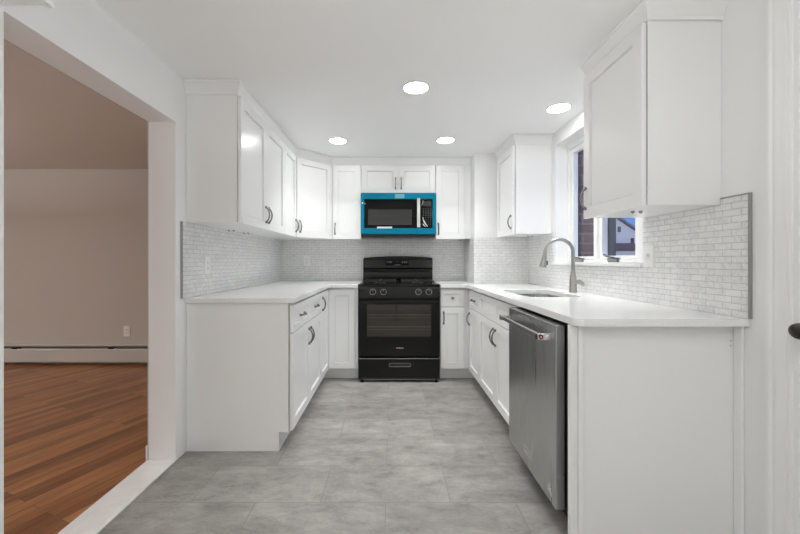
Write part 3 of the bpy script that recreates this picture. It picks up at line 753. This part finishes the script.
def ribbon(p, w0, t):
    fl_ = MB()
    for i in range(len(p)-1):
        a_, b_ = Vector(p[i]), Vector(p[i+1])
        q = [a_, b_, b_+Vector((w0[i+1],-.002,.002)), a_+Vector((w0[i],-.002,.002))]
        vs_ = [fl_.bm.verts.new(v) for v in q]+[fl_.bm.verts.new(v+Vector((0,t,0))) for v in q]
        for k in ((0,1,2,3),(7,6,5,4),(0,4,5,1),(1,5,6,2),(2,6,7,3),(3,7,4,0)): fl_.face([vs_[j] for j in k])
    fl_.build('loose_film', M['clearfilm'], r)
ribbon([(.316,3.662,iz0+.108),(.320,3.660,iz0+.075),(.335,3.657,iz0+.045),(.366,3.660,iz0+.014)], [.006,.012,.014,.004], .001)
ribbon([(.316,3.664,iz0+.045),(.326,3.662,iz0+.026),(.350,3.662,iz0+.014)], [.005,.010,.004], .001)
ribbon([(.303,3.664,iz1-.065),(.316,3.660,iz1-.045),(.320,3.662,iz1-.012)], [.005,.006,.003], .001)
MB().box(.04, .134, 3.6588, 3.6597, MZ1-.056, MZ1-.012).build('sticker', M['filmlight'], r)
MB().box(MX0+.165, MX0+.315, 3.656, 3.6598, iz0-.004, iz0+.014).build('sticker', M['paper'], r)
MB().lathe([(0,0),(.008,0),(0,.001)], (MX0+.018,3.6598,iz1-.04), (0,-1,0), 12).lathe([(0,0),(.006,0),(0,.001)], (MX0+.042,3.6675,iz1-.045), (0,-1,0), 12).build('sticker', M['paper'], r)
vg = MB().box(MX0+.006, MX1-.006, 3.672, 3.7015, MZ0-.022, MZ0+.011)
vg.build('vent_grille', M['blackmatte'], r)
MB().box(MX0+.02, MX1-.02, 3.702, YB-.05, MZ0-.020, MZ0-.0005).build('underside', M['hardware'], r)

# ------------------------------------------------------------------ recessed lamps (those behind the camera are unseen, added as fill)
def downlight(x, y, label, grp='recessed ceiling lights', zc=ZC, watts=None, cat='ceiling light', spread=100):
    r = thing('recessed_light', label, cat, (x,y,zc), grp)
    MB().plate([(x+.088*math.cos(2*PI*k/40), y+.088*math.sin(2*PI*k/40)) for k in range(40)],
               [[(x+.072*math.cos(2*PI*k/40), y+.072*math.sin(2*PI*k/40)) for k in range(40)]], zc-.006, zc-.0005).build('trim_ring', M['trim'], r, bevel=.002)
    MB().lathe([(0,-.0055),(.0715,-.0055),(.0715,-.001),(0,-.001)], (x,y,zc), n=40).build('lens', M['lens'], r)
    l = lamp('light_source', 'AREA', (x, y, zc-.009), KITCHEN_W if watts is None else watts, WARM, shape='DISK', size=.14, spread=math.radians(spread))
    return r
downlight(.153, 2.24, 'round recessed ceiling light, largest and nearest of the four lit discs')
downlight(-.469, 3.23, 'round recessed ceiling light above the base cabinet corner, by the diagonal cabinet')
downlight(.48, 3.21, 'round recessed ceiling light in front of the wall cabinet right of the microwave')
downlight(1.167, 2.54, 'round recessed ceiling light above the sink, close to the window')
for lx, ly, txt in ((-.72, .1, 'before the room opening, out of the picture'), (.95, .1, 'by the panelled door, out of the picture'),
                    (-.72, -1.0, 'at the far end, on the room-opening side, out of the picture'), (.95, -1.0, 'at the far end, on the panelled-door side, out of the picture')):
    downlight(lx, ly, 'unseen fill light added in the ceiling ' + txt, watts=REAR_W)

def uplighter(x, y, zb, label, watts):  # unseen lamps added to brighten the ceilings, no known source there
    r = thing('added_uplight', label, 'lamp', (x,y,0), 'added fill uplighters')
    MB().lathe([(0,0),(.13,0),(.13,.012),(.03,.03),(.012,.04),(0,.04)], (x,y,0), n=28).build('base', M['hardware'], r)
    MB().lathe([(0,.041),(.012,.041),(.012,zb),(0,zb)], (x,y,0), n=14).build('pole', M['hardware'], r)
    MB().lathe([(.012,zb),(.05,zb+.012),(.13,zb+.07),(.16,zb+.12),(.155,zb+.12),(.125,zb+.075),(.048,zb+.018),(.012,zb+.008)], (x,y,0), n=32).build('bowl', M['plastic'], r)
    l = lamp('light_source', 'AREA', (x, y, zb+.10), watts, WARM, shape='DISK', size=.22); l.rotation_euler = (PI, 0, 0)
uplighter(-4.6, .9, 1.25, 'fill uplighter added out of view in the neighbouring room', NEIGHBOUR_UP_W)
uplighter(.1, -.2, .9, 'fill uplighter added out of view behind the viewpoint', KITCHEN_UP_W)

# ------------------------------------------------------------------ outlets, switches, heater
def plate(name, label, f, u, z, kind, cat='outlet', wdt=.07, grp=None):
    loc = f(u, 0, z); r = thing(name, label, cat, loc, grp)
    MB().box(u-wdt/2, u+wdt/2, .0003, .006, z-.0575, z+.0575, f).build('cover_plate', M['plastic'], r, bevel=.002)
    if kind == 'outlet':
        MB().box(u-.0165, u+.0165, .0061, .008, z-.033, z+.033, f).build('receptacle', M['plastic'], r, bevel=.001)
        s = MB()
        for dz in (-.017, .017):
            s.box(u-.008, u-.0055, .0081, .0085, z+dz-.004, z+dz+.005, f).box(u+.0055, u+.008, .0081, .0085, z+dz-.004, z+dz+.005, f).box(u-.002, u+.002, .0081, .0085, z+dz-.011, z+dz-.007, f)
        s.build('slots', M['slot'], r)
    else:
        MB().box(u-.005, u+.005, .0061, .016, z-.004, z+.012, f).build('toggle', M['plastic'], r, bevel=.001)
        MB().box(u-.011, u-.0095, .0061, .0068, z-.016, z+.016, f).box(u+.0095, u+.011, .0061, .0068, z-.016, z+.016, f).build('slot', M['edge'], r)
    return r
fwl = frame((XL+T, 0, 0), (0,1,0), (1,0,0)); fwb = frame((0, YB-T, 0), (1,0,0), (0,-1,0)); fwr = frame((XR-T, 0, 0), (0,1,0), (-1,0,0))
plate('wall_outlet', 'white outlet on the side mosaic closest to the wide room opening', fwl, 2.40, 1.105, 'outlet')
plate('wall_outlet', 'white outlet on the side mosaic close to the inner corner', fwl, 3.60, 1.13, 'outlet')
plate('wall_outlet', 'white outlet on the grey-white mosaic behind the corner worktop, facing the camera', fwb, -.935, 1.135, 'outlet')
plate('light_switch', 'white toggle switch plate on the mosaic beside the window', fwr, 1.912, 1.158, 'switch', 'switch', .078)
fwn = frame((0, NY, 0), (1,0,0), (0,-1,0))
plate('wall_outlet', 'white outlet low on the taupe wall of the neighbouring room', fwn, (127-391)*NY/365, .36, 'outlet')

r = thing('baseboard_heater', 'long pale baseboard heater along the taupe wall', 'heater', (-3.4,NY,0))
hx0, hx1 = -5.55, -1.40
MB().box(hx0, hx1, NY-.012, NY-.001, .03, .215).box(hx0, hx1, NY-.055, NY-.012, .205, .215).build('back_panel', M['heater'], r)
MB().prism_u([(NY-.066,.035),(NY-.062,.035),(NY-.062,.165),(NY-.050,.178),(NY-.054,.18),(NY-.066,.168)], hx0, hx1, fx).build('front_panel', M['heater'], r)
MB().prism_u([(NY-.058,.192),(NY-.02,.200),(NY-.02,.203),(NY-.060,.197)], hx0, hx1, fx).build('damper', M['dim'], r)  # shade on the damper put into its dark grey colour
MB().box(hx0, hx1, NY-.045, NY-.0125, .05, .12).build('fin_element', M['slot'], r)
for x in (-4.1, -3.05, -2.0):
    MB().box(x-.03, x+.03, NY-.058, NY-.0125, .168, .19).build('bracket', M['blackmatte'], r)
